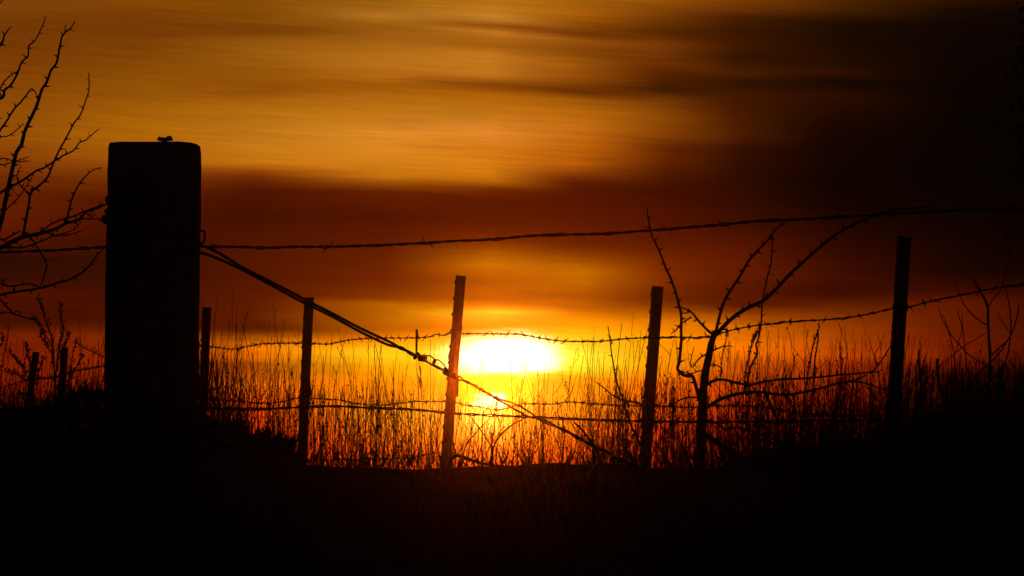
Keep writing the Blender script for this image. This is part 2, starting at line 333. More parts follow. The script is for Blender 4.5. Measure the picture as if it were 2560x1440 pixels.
# ------------------------------------------------------------------ diagonal brace with tensioner
def brace():
    d = lambda px: 8.93 + 1.55 * (px - 500) / 1100
    a = [(494, 613), (520, 619), (560, 640), (600, 665), (640, 686), (700, 716), (770, 753), (830, 783), (900, 820), (960, 848), (985, 860), (1000, 871), (1020, 878), (1040, 889)]
    b = [(494, 630), (520, 637), (560, 653), (600, 672), (630, 687), (690, 719), (760, 757), (830, 791), (900, 829), (960, 858), (985, 866), (1005, 869), (1025, 884), (1040, 891)]
    org = P(500, 625, d(500)); root = empty('brace_wire', org, 'doubled diagonal brace wire with twisted tensioner, from the wooden post down to the bank', 'brace wire')
    def put(name, pts, w, depth=None, sides=7, n=5, mt=M_WIRE):
        m = MB(); dd = depth or d
        pp = [P(x, y, dd(x)) for x, y in smooth_path(pts, n)]
        m.tube(pp, w / 2 * mpp(9.3), sides); return m.build(name, mt, root, org)
    put('strand', a, 7.4); put('strand', b, 7.2, lambda x: d(x) + .006)
    # ratchet body where the strands meet
    m = MB()
    for (x0, y0, x1, y1, w) in ((1036, 896, 1046, 884, 9), (1044, 885, 1052, 897, 8), (1046, 892, 1064, 894, 12), (1048, 899, 1064, 901, 9), (1060, 887, 1063, 902, 7)):
        m.tube([P(x0, y0, d(x0)), P(x1, y1, d(x1))], w / 2 * mpp(9.5), 8)
    tn = m.build('tensioner', M_STEEL, root, org)
    for cx, cy in ((1044, 887), (1114, 925)):
        r_ = MB(); r_.tube([P(cx + 5 * math.cos(t * .5236), cy + 5 * math.sin(t * .5236), d(cx) - .004) for t in range(13)], 1.9 * mpp(9.6), 6); r_.build('eye_ring', M_STEEL, root, org)
    # two open chain links and the wires below them
    put('chain_link', [(1062, 890), (1072, 889), (1080, 893), (1087, 900), (1086, 908), (1081, 911), (1070, 905), (1062, 899)], 3.4)
    put('chain_link', [(1086, 900), (1096, 900), (1104, 906), (1111, 914), (1116, 922), (1112, 924), (1098, 918), (1086, 912)], 3.4)
    m = MB(); m.tube([P(1088, 899, d(1088)), P(1084, 908, d(1084))], [4.3 * mpp(9.6), 4.6 * mpp(9.6)], 8); m.build('coupling', M_STEEL, root, org)
    put('strand', [(1050, 897), (1066, 905), (1085, 916), (1102, 925), (1116, 932), (1130, 938)], 3.4)
    put('strand', [(1060, 903), (1075, 909), (1090, 917), (1106, 923), (1118, 930), (1130, 934)], 3.0)
    # knot on the steel post
    m = MB()
    for (x0, y0, x1, y1, w) in ((1112, 925, 1124, 938, 11), (1110, 932, 1132, 940, 10), (1116, 936, 1128, 928, 9), (1122, 934, 1142, 944, 9)):
        m.tube([P(x0, y0, d(x0)), P(x1, y1, d(x1))], w / 2 * mpp(9.7), 8)
    m.build('wire_knot', M_WIRE, root, org)
    # lower run: two strands that wind round each other, open into loops and close again
    cl = [(1130, 937), (1150, 947), (1180, 961), (1210, 978), (1245, 998), (1270, 1008), (1300, 1023), (1330, 1040), (1355, 1050), (1385, 1064), (1420, 1080), (1460, 1103), (1520, 1132), (1570, 1157), (1610, 1176)]
    amp = [(1130, 3.2), (1150, 4.2), (1158, 1.6), (1240, 1.9), (1250, 2.2), (1290, 6.5), (1325, 5.5), (1342, 2), (1355, 2.6), (1375, 3), (1400, 2.2), (1650, 2.4)]
    ang = [(1130, 1.4), (1150, 1.5), (1240, 1.5 + 2 * math.pi * 2.5), (1330, 1.5 + 2 * math.pi * 2.5 + .2), (1350, 1.5 + 2 * math.pi * 3), (1380, 1.5 + 2 * math.pi * 3.1), (1650, 1.5 + 2 * math.pi * 7)]
    sp = smooth_path(cl, 10)
    for k in (0, 1):
        m = MB(); pts = []
        for x, y in sp:
            r_ = lerp_tab(amp, x) * mpp(d(x)); an = lerp_tab(ang, x) + math.pi * k
            pts.append(P(x, y, d(x)) + Vector((.45, 0, .9)) * (math.sin(an) * r_) + Vector((0, 1, 0)) * (math.cos(an) * r_))
        m.tube(pts, [lerp_tab([(1130, 2.4), (1240, 2.7), (1330, 2.4), (1380, 2.6), (1450, 3.3), (1620, 4.)], x) * mpp(d(x)) for x, _ in sp], 7); m.build('strand', M_WIRE, root, org)
    for (x0, y0, x1, y1) in ((1042, 823, 1041, 885), (1144, 940, 1143, 992)):
        m = MB(); wt = 3.2 * mpp(9.6); m.tube([P(x0, y0, d(x0) - .01), P(x1, y1, d(x1) - .01)], [wt, wt * .8], 4); m.build('twist_rod', M_STEEL, root, org, False)
brace()

# ------------------------------------------------------------------ thorny and bare woody plants
def branch_mesh(pxpts, w0, w1, d0, d1, thorns, rnd, tl=11., jit=.8, sides=6):
    """pxpts runs from the tip to the base"""
    sp = smooth_path([(a, b) for a, b in pxpts], 4); n = len(sp); m = MB(); wig = rnd.uniform(0, 9)
    pts = []; rad = []
    for i, (x, y) in enumerate(sp):
        t = i / (n - 1); d = d0 + (d1 - d0) * t + .02 * noise.noise(Vector((wig, i * .25, 0)))
        jx = jit * noise.noise(Vector((i * .8, wig, 1))); jy = jit * noise.noise(Vector((i * .8, wig, 5)))
        pts.append(P(x + jx, y + jy, d))
        rad.append((w0 + (w1 - w0) * t ** .8) / 2 * mpp(d) * (1 + .12 * noise.noise(Vector((i * 1.1, wig, 8)))))
    m.tube(pts, rad, sides)
    if thorns:
        acc = rnd.uniform(.2, .9) * thorns; side = rnd.choice((-1, 1))
        for i in range(1, n - 1):
            L = math.hypot(sp[i][0] - sp[i - 1][0], sp[i][1] - sp[i - 1][1]); acc -= L
            if acc <= 0:
                acc = thorns * rnd.uniform(.55, 1.35); side = -side if rnd.random() < .85 else side
                t = (pts[i - 1] - pts[i + 1]).normalized(); nr = t.cross(Vector((0, 1, 0))).normalized() * side
                nr = (nr + Vector((0, rnd.uniform(-.7, .7), 0))).normalized()
                dr = (nr + t * rnd.uniform(.05, .5) + Vector((0, 0, .08))).normalized(); l = tl * rnd.uniform(.65, 1.15) * mpp(d0) + rad[i]
                rb = min(rad[i] * .95, 3. * mpp(d0))
                m.tube([pts[i] , pts[i] + dr * (rad[i] + l * .2), pts[i] + dr * l], [rb * 1.3, rb * .75, .3 * mpp(d0)], 4)
    return m
def plant(name, label, cat, base, trunk, branches, thorns, group=None, tl=11., seed=1, jit=.8, m=M_BARK):
    rnd = random.Random(seed); root = empty(name, base, label, cat, group)
    if trunk: branch_mesh(trunk[0], *trunk[1:5], 0, rnd, tl, jit, 9).build('trunk', m, root, base)
    for br in branches: branch_mesh(br[0], br[1], br[2], br[3], br[4], thorns if len(br) < 6 else br[5], rnd, tl, jit).build('branch', m, root, base)
    return root
LB = [([(27, 67), (18, 78), (10, 90), (7, 103), (-2, 116), (-30, 160)], 2, 7), ([(114, 41), (106, 64), (88, 100), (72, 115), (70, 140), (54, 155), (45, 180), (35, 200), (25, 215), (12, 225), (8, 242), (-10, 255), (-60, 310)], 2.2, 7),
      ([(38, 181), (22, 192), (8, 207), (0, 222), (-20, 250)], 3, 4), ([(188, 53), (175, 72), (163, 82), (154, 95), (148, 125), (141, 158), (128, 175), (117, 205), (104, 225), (95, 255), (80, 290), (63, 325), (54, 360), (42, 380), (35, 405), (27, 440), (20, 470), (12, 510), (5, 545), (-5, 580), (-40, 700)], 2.5, 11),
      ([(165, 62), (162, 70), (163, 83)], 2.2, 3), ([(96, 245), (88, 230), (79, 222), (70, 232), (55, 252), (35, 273), (15, 305), (0, 326), (-30, 370)], 2.5, 5.5),
      ([(222, 183), (222, 225), (213, 255), (202, 285), (185, 308), (168, 340), (150, 372), (135, 404), (120, 440), (108, 455), (90, 470), (77, 483), (72, 510), (65, 550), (58, 585), (55, 595)], 2.5, 7.5),
      ([(247, 323), (235, 332), (215, 350), (198, 357), (185, 375), (160, 388), (137, 402), (110, 420), (90, 427), (65, 445), (40, 460), (20, 470), (0, 482), (-40, 505)], 2.2, 6),
      ([(60, 308), (45, 322), (20, 340), (-10, 352)], 2, 4), ([(73, 391), (40, 403), (10, 412), (-10, 422)], 2, 3.6), ([(73, 402), (40, 405), (-10, 403)], 2, 4), ([(5, 296), (-15, 310)], 2, 3),
      ([(53, 415), (45, 430), (44, 450), (55, 468), (72, 482)], 2, 4), ([(87, 428), (75, 452), (60, 475), (45, 495), (30, 510), (15, 525), (3, 540)], 2, 4),
      ([(255, 419), (235, 424), (215, 440), (195, 465), (182, 492), (175, 515), (168, 545), (162, 557)], 2.2, 6), ([(268, 510), (245, 516), (215, 527), (185, 540), (150, 550), (125, 562), (108, 575), (92, 585)], 3.2, 4.4),
      ([(264, 512), (240, 522), (215, 530), (202, 545), (185, 553), (162, 560), (140, 572), (115, 580), (95, 585), (70, 590), (50, 595), (20, 610), (0, 620), (-80, 650)], 3, 11),
      ([(268, 548), (225, 547), (205, 547), (190, 551)], 3, 4), ([(240, 537), (230, 541), (218, 535), (205, 530)], 2, 3.4),
      ([(200, 555), (190, 570), (165, 582), (140, 588), (110, 600), (80, 612), (50, 620), (-10, 626)], 2, 4.4), ([(206, 576), (180, 585), (150, 590), (130, 588), (118, 579)], 2, 4),
      ([(50, 578), (30, 588), (10, 600), (-10, 608)], 3, 6), ([(101, 718), (110, 690), (117, 668), (112, 650), (95, 622), (85, 605), (72, 590)], 3, 5),
      ([(262, 620), (245, 635), (235, 650), (220, 668), (200, 685), (170, 700), (140, 708), (110, 718), (75, 725), (35, 730), (0, 737), (-60, 745)], 3, 6),
      ([(101, 718), (80, 710), (50, 713), (20, 716), (-10, 715)], 3, 5), ([(22, 695), (8, 702), (-10, 710)], 2, 4),
      ([(85, 800), (60, 793), (35, 785), (27, 778), (15, 765), (0, 748), (-20, 722)], 3, 4.5), ([(50, 778), (27, 782), (-12, 792)], 2, 4), ([(8, 0), (-15, 25)], 2, 4), ([(45, 175), (40, 182)], 2, 3), ([(82, 465), (78, 474), (78, 483)], 2, 5)]
lb = []
for pts, w0, w1 in LB:
    pts = list(pts)
    if pts[-1][0] < 0:
        x, y = pts[-1]; pts += [(x - 90, y + 110), (-300, y + 260)]; w1 *= 1.25
    lb.append((pts, w0, w1, 7.75, 7.65))
bx = P(-300, 1000, 7.65)
plant('thorn_bush', 'bare thorny bush with long spiny branches filling the left edge of the picture', 'thorn bush', Vector((bx.x, bx.y, ground_z(bx.x, bx.y))),
      ([(-300, 100), (-290, 400), (-310, 700), (-300, 1000), (-310, 1400), (-300, 1960)], 9, 34, 7.65, 7.65), lb, 26, tl=13, seed=11)
RB = [([(1702, 768), (1715, 773), (1727, 779), (1737, 790), (1750, 806), (1765, 822), (1780, 834)], 3, 7.5), ([(1702, 784), (1716, 782), (1727, 779)], 2, 3.5), ([(1678, 834), (1690, 825), (1700, 812), (1712, 803), (1728, 793)], 3, 4.4),
      ([(1964, 553), (1945, 568), (1930, 585), (1918, 602), (1905, 615), (1888, 633), (1870, 655), (1850, 690), (1830, 720), (1810, 755), (1797, 798), (1788, 838)], 3, 8.5),
      ([(2330, 516), (2270, 522), (2230, 525), (2180, 542), (2140, 558), (2100, 580), (2065, 605), (2030, 635), (2000, 662), (1975, 685), (1950, 712), (1920, 742), (1900, 756), (1865, 772), (1835, 792), (1810, 815), (1790, 838)], 4, 11),
      ([(1931, 585), (1930, 620), (1927, 660), (1920, 685), (1915, 710), (1908, 740), (1905, 760), (1904, 790), (1902, 815), (1895, 850), (1890, 862), (1893, 882), (1885, 900), (1875, 920), (1870, 950), (1862, 975), (1857, 984)], 3, 5.5),
      ([(1618, 522), (1620, 545), (1625, 570), (1632, 595), (1645, 620), (1655, 645), (1665, 672), (1675, 692), (1687, 725), (1697, 760), (1703, 790), (1703, 820), (1703, 850), (1701, 880), (1698, 905), (1694, 922), (1704, 934), (1718, 940), (1730, 940), (1737, 955), (1745, 985), (1750, 1005)], 2.8, 10),
      ([(1832, 866), (1812, 865), (1790, 873), (1775, 880)], 2, 5), ([(1735, 868), (1728, 895), (1726, 912), (1731, 918), (1738, 908), (1752, 893), (1768, 884)], 2, 4.5), ([(1697, 925), (1712, 931), (1728, 934), (1745, 928), (1760, 926)], 2.5, 4),
      ([(2226, 866), (2207, 896), (2184, 926), (2155, 933), (2111, 936), (2067, 941), (2009, 946), (1970, 948), (1935, 950), (1900, 957), (1870, 962), (1840, 957), (1815, 950), (1790, 950), (1766, 962)], 3, 7.5), ([(2206, 923), (2195, 929), (2170, 932)], 2.5, 4),
      ([(2166, 937), (2150, 945), (2130, 952), (2100, 957), (2060, 968), (2010, 980), (1980, 985), (1960, 987), (1935, 985), (1900, 980), (1865, 982), (1830, 988), (1800, 998), (1780, 1010), (1762, 1022)], 3, 10),
      ([(2216, 975), (2175, 962), (2145, 955), (2115, 955)], 3, 4.4), ([(1800, 940), (1806, 928), (1800, 918), (1788, 912), (1772, 914)], 2, 4),
      ([(1655, 1022), (1680, 1010), (1700, 1000), (1720, 993), (1743, 994)], 2.5, 5), ([(1890, 1176), (1870, 1163), (1840, 1140), (1800, 1112), (1762, 1085)], 8, 14),
      ([(1955, 1108), (1900, 1085), (1850, 1070), (1812, 1072), (1785, 1055), (1760, 1050)], 3, 6), ([(1952, 1140), (1945, 1060), (1930, 1020), (1912, 985)], 4, 7), ([(1988, 1010), (1962, 990), (1940, 986)], 2.5, 4)]
b0 = P(1750, 1178, 10.9); base = Vector((b0.x, b0.y, ground_z(b0.x, b0.y)))
plant('thorn_sapling', 'forked thorny sapling with long spiny arms, between the two right-hand steel posts', 'thorn tree', base,
      ([(1787, 832), (1778, 860), (1770, 900), (1762, 940), (1757, 1000), (1755, 1040), (1752, 1100), (1750, 1200)], 14, 27, 10.9, 10.9), [(*b, 10.85, 10.9) for b in RB], 24, tl=15, seed=5)
b0 = P(1610, 1170, 12.1); base = Vector((b0.x, b0.y, ground_z(b0.x, b0.y)))
plant('thorn_shoot', 'slender leaning thorny shoot reaching up left of the steel post nearest the sapling', 'thorn shoot', base, None,
      [([(1520, 815), (1525, 850), (1530, 890), (1536, 925), (1545, 965), (1557, 995), (1568, 1035), (1580, 1070), (1595, 1100), (1610, 1135), (1622, 1200)], 2.2, 6.5, 12.1, 12.1),
       ([(1490, 955), (1510, 970), (1535, 990), (1550, 997), (1570, 1003), (1600, 1010), (1612, 1040), (1615, 1130)], 2.5, 6, 12.2, 12.1)], 24, tl=9, seed=8)
b0 = P(1510, 1180, 11.6); base = Vector((b0.x, b0.y, ground_z(b0.x, b0.y)))
plant('thorn_shoot', 'short thick shoot crossing under the lower end of the brace wire', 'thorn shoot', base, None,
      [([(1435, 1055), (1460, 1080), (1480, 1108), (1495, 1135), (1510, 1200)], 4, 9, 11.6, 11.6), ([(1476, 1075), (1482, 1095), (1484, 1115)], 3, 5, 11.6, 11.6), ([(1482, 1100), (1484, 1150), (1480, 1200)], 6, 10, 11.6, 11.6)], 30, tl=7, seed=9)
b0 = P(1231, 1175, 11.5); base = Vector((b0.x, b0.y, ground_z(b0.x, b0.y)))
plant('dry_weed', 'forked dry weed with wide arching arms below the glowing sun', 'weed', base, None,
      [([(1318, 1043), (1290, 1057), (1270, 1070), (1250, 1090), (1233, 1120), (1232, 1150), (1231, 1200)], 2.5, 6, 11.5, 11.5), ([(1172, 1035), (1192, 1062), (1212, 1090), (1226, 1112), (1232, 1122)], 2.2, 4, 11.5, 11.5),
       ([(1228, 1043), (1200, 1070), (1184, 1088), (1170, 1105), (1157, 1140), (1150, 1200)], 2, 4, 11.6, 11.5), ([(1262, 1066), (1250, 1078), (1248, 1092)], 2, 3, 11.5, 11.5)], 0, seed=10, jit=1.5)
b0 = P(1150, 1170, 11.2); base = Vector((b0.x, b0.y, ground_z(b0.x, b0.y)))
plant('fallen_branch', 'dark fallen branch on the bank at the foot of the leaning post', 'branch', base, None,
      [([(1290, 1171), (1240, 1165), (1200, 1158), (1165, 1146), (1142, 1138), (1128, 1150), (1120, 1175)], 4, 12, 11.2, 11.2), ([(1130, 1100), (1137, 1125), (1142, 1140)], 3, 6, 11.2, 11.2), ([(1185, 1180), (1172, 1166), (1158, 1155), (1150, 1142)], 3, 5, 11.2, 11.2)], 22, tl=9, seed=12, jit=3)
b0 = P(2472, 1080, 12.6); base = Vector((b0.x, b0.y, ground_z(b0.x, b0.y)))
FR = [([(2515, 560), (2518, 600), (2523, 640), (2520, 670), (2508, 705), (2500, 728), (2485, 745), (2469, 769)], 1.6, 3.2), ([(2385, 700), (2395, 725), (2405, 752), (2420, 775), (2440, 795), (2469, 814)], 1.8, 3.6),
      ([(2548, 756), (2545, 780), (2535, 820), (2520, 850), (2500, 868), (2478, 888)], 2.2, 4.2), ([(2515, 855), (2500, 880), (2470, 912), (2445, 935), (2420, 975), (2400, 1040)], 3, 5), ([(2512, 715), (2522, 755), (2527, 800), (2525, 850), (2515, 900), (2490, 940), (2440, 985), (2420, 1040)], 2.2, 5),
      ([(2347, 770), (2352, 792), (2365, 815), (2380, 840), (2405, 870), (2430, 893), (2470, 914)], 1.8, 3.4), ([(2355, 785), (2362, 800), (2375, 840), (2385, 890), (2385, 920), (2370, 965), (2372, 1050)], 1.8, 3.6),
      ([(2393, 775), (2400, 800), (2408, 830), (2412, 870), (2418, 920), (2428, 975), (2432, 1060)], 1.8, 3.4), ([(2405, 780), (2406, 820), (2398, 850), (2390, 880)], 1.6, 2.6), ([(2465, 832), (2440, 848), (2410, 865), (2380, 890), (2345, 920), (2310, 960), (2290, 1010)], 1.6, 3),
      ([(2494, 780), (2505, 805), (2525, 830)], 1.5, 2.4), ([(2430, 698), (2437, 712), (2447, 724)], 1.6, 3), ([(2530, 895), (2505, 925), (2495, 960), (2480, 1040)], 2, 3)]
plant('bare_sapling', 'thin bare sapling without thorns, farthest right in front of the dark red sky', 'sapling', base,
      ([(2437, 698), (2447, 720), (2460, 745), (2469, 768), (2470, 800), (2472, 840), (2475, 890), (2473, 940), (2472, 1010), (2472, 1130)], 4, 9, 12.6, 12.6), [(*b, 12.6, 12.6) for b in FR], 0, seed=13)
b0 = P(2348, 1080, 12.); base = Vector((b0.x, b0.y, ground_z(b0.x, b0.y)))
plant('broken_stem', 'short broken upright stem right of the tallest steel post', 'stem', base, None,
      [([(2343, 897), (2344, 930), (2349, 965), (2362, 1010), (2368, 1100)], 6, 9, 12., 12.), ([(2298, 875), (2297, 890), (2301, 940), (2304, 1000), (2306, 1100)], 4, 6, 12., 12.)], 0, seed=14)

# leafy weeds at the far left, seed stalks at the right
def leafy(name, label, cat, d, stems, ll, lw, dens, seed, group=None, spread=1.):
    rnd = random.Random(seed); b = P(stems[0][0][-1][0], 1120, d); base = Vector((b.x, b.y, ground_z(b.x, b.y)))
    root = empty(name, base, label, cat, group)
    fol = MB()
    for pts, w0, w1 in stems:
        branch_mesh(pts, w0, w1, d, d, 0, rnd, jit=1.2, sides=4).build('stem', M_BARK, root, base)
        sp = smooth_path(pts, 6)
        for i, (x, y) in enumerate(sp[:int(len(sp) * .72)]):
            for _ in range(dens):
                a = rnd.uniform(-1.2, 1.2); dr = Vector((math.sin(a) * spread, rnd.uniform(-.6, .6), .8 * math.cos(a) + .1))
                q = P(x + rnd.uniform(-3, 3), y + rnd.uniform(-4, 4), d)
                fol.leaf(q, dr, Vector((rnd.uniform(-1, 1), rnd.uniform(-1, 1), rnd.uniform(-.3, .3))), ll * rnd.uniform(.5, 1.2) * mpp(d), lw * rnd.uniform(.6, 1.2) * mpp(d))
    fol.build('foliage', M_LEAF, root, base); return root
leafy('leafy_weed', 'tallest leafy weed with drooping tips, beside the short far steel post', 'weed', 18.5,
      [([(95, 745), (103, 765), (112, 795), (125, 830), (133, 870), (135, 920), (138, 980), (140, 1120)], 2, 5), ([(83, 795), (95, 808), (105, 830), (118, 845), (130, 870)], 2, 3), ([(152, 760), (152, 790), (158, 825), (150, 860), (143, 900), (138, 960)], 2, 4), ([(175, 835), (162, 860), (150, 890), (142, 930)], 2, 3), ([(100, 840), (115, 860), (130, 885)], 2, 3), ([(205, 890), (190, 920), (170, 960), (150, 1000)], 2, 3)], 12, 6, 3, 21, 'leafy weeds at the left')
leafy('leafy_weed', 'bushy leafy weed sprawling round the farthest leaning steel post', 'weed', 19.5,
      [([(65, 862), (70, 885), (75, 910), (80, 950), (84, 1000), (86, 1120)], 2, 5), ([(35, 895), (50, 910), (65, 935), (80, 970)], 2, 3), ([(15, 930), (40, 935), (65, 955), (82, 990)], 2, 3), ([(110, 895), (100, 920), (92, 960), (86, 1000)], 2, 3), ([(45, 985), (65, 990), (84, 1010)], 2, 3), ([(25, 880), (45, 905), (60, 925)], 2, 3)], 11, 6, 4, 22, 'leafy weeds at the left')
leafy('leafy_weed', 'small leafy weed cut by the left edge of the picture', 'weed', 19.,
      [([(5, 832), (8, 845), (5, 860), (-8, 900), (-12, 1120)], 2, 4), ([(22, 815), (18, 850), (10, 890), (2, 960), (0, 1120)], 2, 3)], 9, 5, 2, 23, 'leafy weeds at the left')
leafy('leafy_weed', 'low leafy weed between the short far post and the wooden post', 'weed', 19.,
      [([(190, 850), (188, 865), (182, 885), (178, 920), (172, 960), (170, 1120)], 2, 4), ([(262, 895), (240, 883), (215, 872), (190, 856)], 2, 3), ([(200, 930), (190, 960), (176, 1000)], 2, 3), ([(225, 960), (205, 980), (180, 1020)], 2, 3)], 9, 5, 2, 24, 'leafy weeds at the left')
leafy('seed_stalk', 'feathery seed stalk with a split tip, left of the tallest steel post', 'seed stalk', 12.3,
      [([(2049, 816), (2043, 836), (2036, 852), (2028, 885), (2020, 930), (2010, 1000), (2000, 1120)], 2.5, 4), ([(2046, 830), (2044, 858), (2037, 900), (2034, 960), (2028, 1040), (2026, 1140)], 3, 5), ([(2040, 925), (2036, 945), (2033, 965)], 2, 2.5)], 11, 3, 3, 25, 'seed stalks', .25)
leafy('seed_stalk', 'feathery seed stalk hanging on the thin drooping arm of the thorn sapling', 'seed stalk', 11.6,
      [([(1902, 826), (1890, 838), (1880, 856), (1874, 885), (1865, 930), (1858, 990), (1855, 1120)], 2.5, 3.5), ([(1892, 838), (1886, 852), (1878, 870)], 2.5, 3)], 13, 3.4, 3, 26, 'seed stalks', .3)
leafy('seed_stalk', 'seed stalk with small head, leaning against the sapling trunk', 'seed stalk', 11.8,
      [([(1818, 825), (1815, 850), (1808, 880), (1802, 930), (1798, 1000), (1796, 1120)], 2, 3)], 9, 3, 2, 27, 'seed stalks', .3)

# dry strands caught on the leaning post in front of the sun
def strands():
    d = 14.95; base = P(1135, 900, d); m = MB(); rnd = random.Random(4)
    for pts in ([(1156, 818), (1150, 834), (1142, 845), (1130, 870), (1127, 900), (1126, 940)], [(1150, 834), (1137, 850), (1124, 880), (1120, 900)], [(1153, 830), (1148, 850), (1140, 880), (1132, 910), (1128, 960)], [(1128, 945), (1134, 970), (1136, 1000), (1132, 1040)], [(1150, 826), (1144, 815)], [(1124, 1020), (1130, 1050), (1124, 1090)]):
        m.tube([P(a, b, d - .03) for a, b in smooth_path(pts, 5)], 1.5 * mpp(d), 4)
    o = m.build('dry_strand', M_STRAW, None, base); tag(o, 'pale dry strands of grass caught on the leaning post beside the sun', 'grass strands')
strands()

# ------------------------------------------------------------------ grass
def top_z(px, rnd):
    """height of a stalk's tip above eye level in photo pixels / F at its distance"""
    sparse = lerp_tab([(-200, 800), (60, 830), (250, 745), (560, 715), (700, 740), (820, 800), (1000, 830), (1250, 850), (1500, 780), (1620, 760), (1800, 830), (1950, 800), (2200, 790), (2400, 850), (2600, 850), (2900, 800)], px)
    dense = lerp_tab([(-200, 960), (60, 990), (250, 960), (560, 930), (700, 950), (850, 980), (1000, 995), (1250, 1010), (1450, 1000), (1600, 960), (1750, 990), (2000, 960), (2200, 950), (2400, 930), (2600, 930)], px)
    dense += 45 * noise.noise(Vector((px * .014, 7.7, 0))) + 22 * noise.noise(Vector((px * .05, 2.7, 0)))
    r = rnd.random()
    if r < .24: return sparse + (dense - sparse) * rnd.random() ** .7
    if r < .72: return dense - 28 + abs(rnd.gauss(0, 48))
    return dense + 40 + rnd.random() * (1170 - dense)
def stalk(m, px, d, ty, rnd, w, kind):
    x = (px - 1280) / F * d; y = d; g = ground_z(x, y) - .02
    top = ZC + d * (1250 - ty) / F
    h = top - g
    if h < .04: return
    lean = (rnd.gauss(.01, .085) + .13 * noise.noise(Vector((px * .006, 3.3, 0)))) * h; ly = rnd.gauss(0, .06) * h; bend = rnd.gauss(0, .05) * h
    n = 7; pts = []
    for i in range(n + 1):
        t = i / n; c = t * t
        pts.append(Vector((x + lean * t + bend * (c - t) * 2 - lean, y + ly * t, g + h * t)) + Vector((noise.noise(Vector((px, t * 4, 0))), 0, 0)) * .004)
    m.tube(pts, [w * (1 - .55 * (i / n)) for i in range(n + 1)], 3, False)
    def at(t):
        i = min(int(t * n), n - 1); return pts[i].lerp(pts[i + 1], t * n - i)
    if kind == 1:                     # panicle: short upward side hairs near the tip
        for _ in range(rnd.randint(3, 8)):
            t = rnd.uniform(.72, .98); p = at(t); s = rnd.uniform(.015, .05)
            m.tube([p, p + Vector((rnd.uniform(-.35, .35) * s, rnd.uniform(-.3, .3) * s, s))], [w * .45, w * .5], 3, False)
    elif kind == 2:                   # fine branching weed
        for _ in range(rnd.randint(3, 7)):
            t = rnd.uniform(.35, .95); p = at(t); s = rnd.uniform(.04, .16) * (1.2 - t) * 1.6; sg = rnd.choice((-1, 1))
            q = p + Vector((sg * rnd.uniform(.3, .7) * s, rnd.uniform(-.3, .3) * s, s * .7)); e = q + Vector((sg * rnd.uniform(-.1, .4) * s, 0, s * .7))
            m.tube([p, q, e], [w * .6, w * .45, w * .25], 3, False)
            if rnd.random() < .6: m.tube([q, q + Vector((-sg * .25 * s, 0, s * .55))], [w * .4, w * .2], 3, False)
            if rnd.random() < .4: m.ball(e, w * 1.5, 4, 3)
    elif kind == 3:                   # long arching leaf blades from the stem
        for _ in range(rnd.randint(1, 3)):
            t = rnd.uniform(.1, .6); p = at(t); s = rnd.uniform(.12, .3); sg = rnd.choice((-1, 1)); pp = []
            for k in range(6):
                u = k / 5; pp.append(p + Vector((sg * .4 * s * u, .1 * s * u, s * (u - .45 * u * u))))
            m.tube(pp, [w * (1.1 - .9 * k / 5) for k in range(6)], 3, False)
def grass(name, label, count, dmin, dmax, seed, pxmin=-700, pxmax=3300, wmin=.0009, wmax=.0016, dens=None, ty=top_z, mt=None):
    rnd = random.Random(seed); m = MB(); tries = 0; n = 0
    clump = []
    while n < count and tries < count * 12:
        tries += 1
        if clump and rnd.random() < .45: px = rnd.choice(clump[-14:]) + rnd.gauss(0, 9)
        else: px = rnd.uniform(pxmin, pxmax); clump.append(px)
        if dens and rnd.random() > lerp_tab(dens, px): continue
        d = dmin + (dmax - dmin) * rnd.random()
        stalk(m, px, d, ty(px, rnd), rnd, rnd.uniform(wmin, wmax), rnd.choices((0, 1, 2, 3), (3, 3, 3, 2))[0]); n += 1
    o = m.build(name, mt or M_STRAW); tag(o, label, 'grass', None, 'stuff')
DENS = [(-700, .5), (0, .45), (280, .75), (500, .95), (620, .8), (740, .42), (800, .7), (960, .6), (1050, .42), (1150, .36), (1270, .36), (1430, .5), (1520, .8), (1640, .8), (1760, .8), (1850, .95), (2000, 1), (2600, 1), (3300, 1)]
grass('tall_grass', 'tall dry grass stalks standing behind the bank along the steel posts', 3400, 11.4, 16.5, 31, wmin=.0011, wmax=.0027, dens=DENS)
grass('far_grass', 'thin dry grass stalks in the field behind the steel posts', 1700, 16.5, 24, 32, wmin=.0014, wmax=.0026, dens=DENS)
def low(px, rnd):
    dense = lerp_tab([(-200, 1010), (0, 1030), (140, 1000), (260, 990), (500, 1030), (580, 1070), (650, 1100), (740, 1138), (800, 1156), (1000, 1160), (1400, 1162), (1500, 1146), (1700, 1150), (1850, 1130), (2000, 1120), (2100, 1105), (2250, 1070), (2600, 1030), (3000, 1020)], px)
    return dense + abs(rnd.gauss(0, 30)) + 10
LD = [(-700, 1), (500, 1), (600, .7), (740, .3), (1000, .25), (1420, .25), (1500, .5), (1750, .55), (1900, .6), (2050, .7), (2300, 1), (3300, 1)]
grass('short_grass', 'short dense dry grass fringing the crest of the dark bank', 3000, 10.45, 12.2, 33, wmin=.0009, wmax=.002, dens=LD, ty=low)
def front(px, rnd): return 1185 + rnd.random() * 120
grass('bank_grass', 'short dark turf on the shaded near face of the bank', 1500, 9.2, 10.4, 34, wmin=.0008, wmax=.0014, ty=front, mt=M_EARTH)

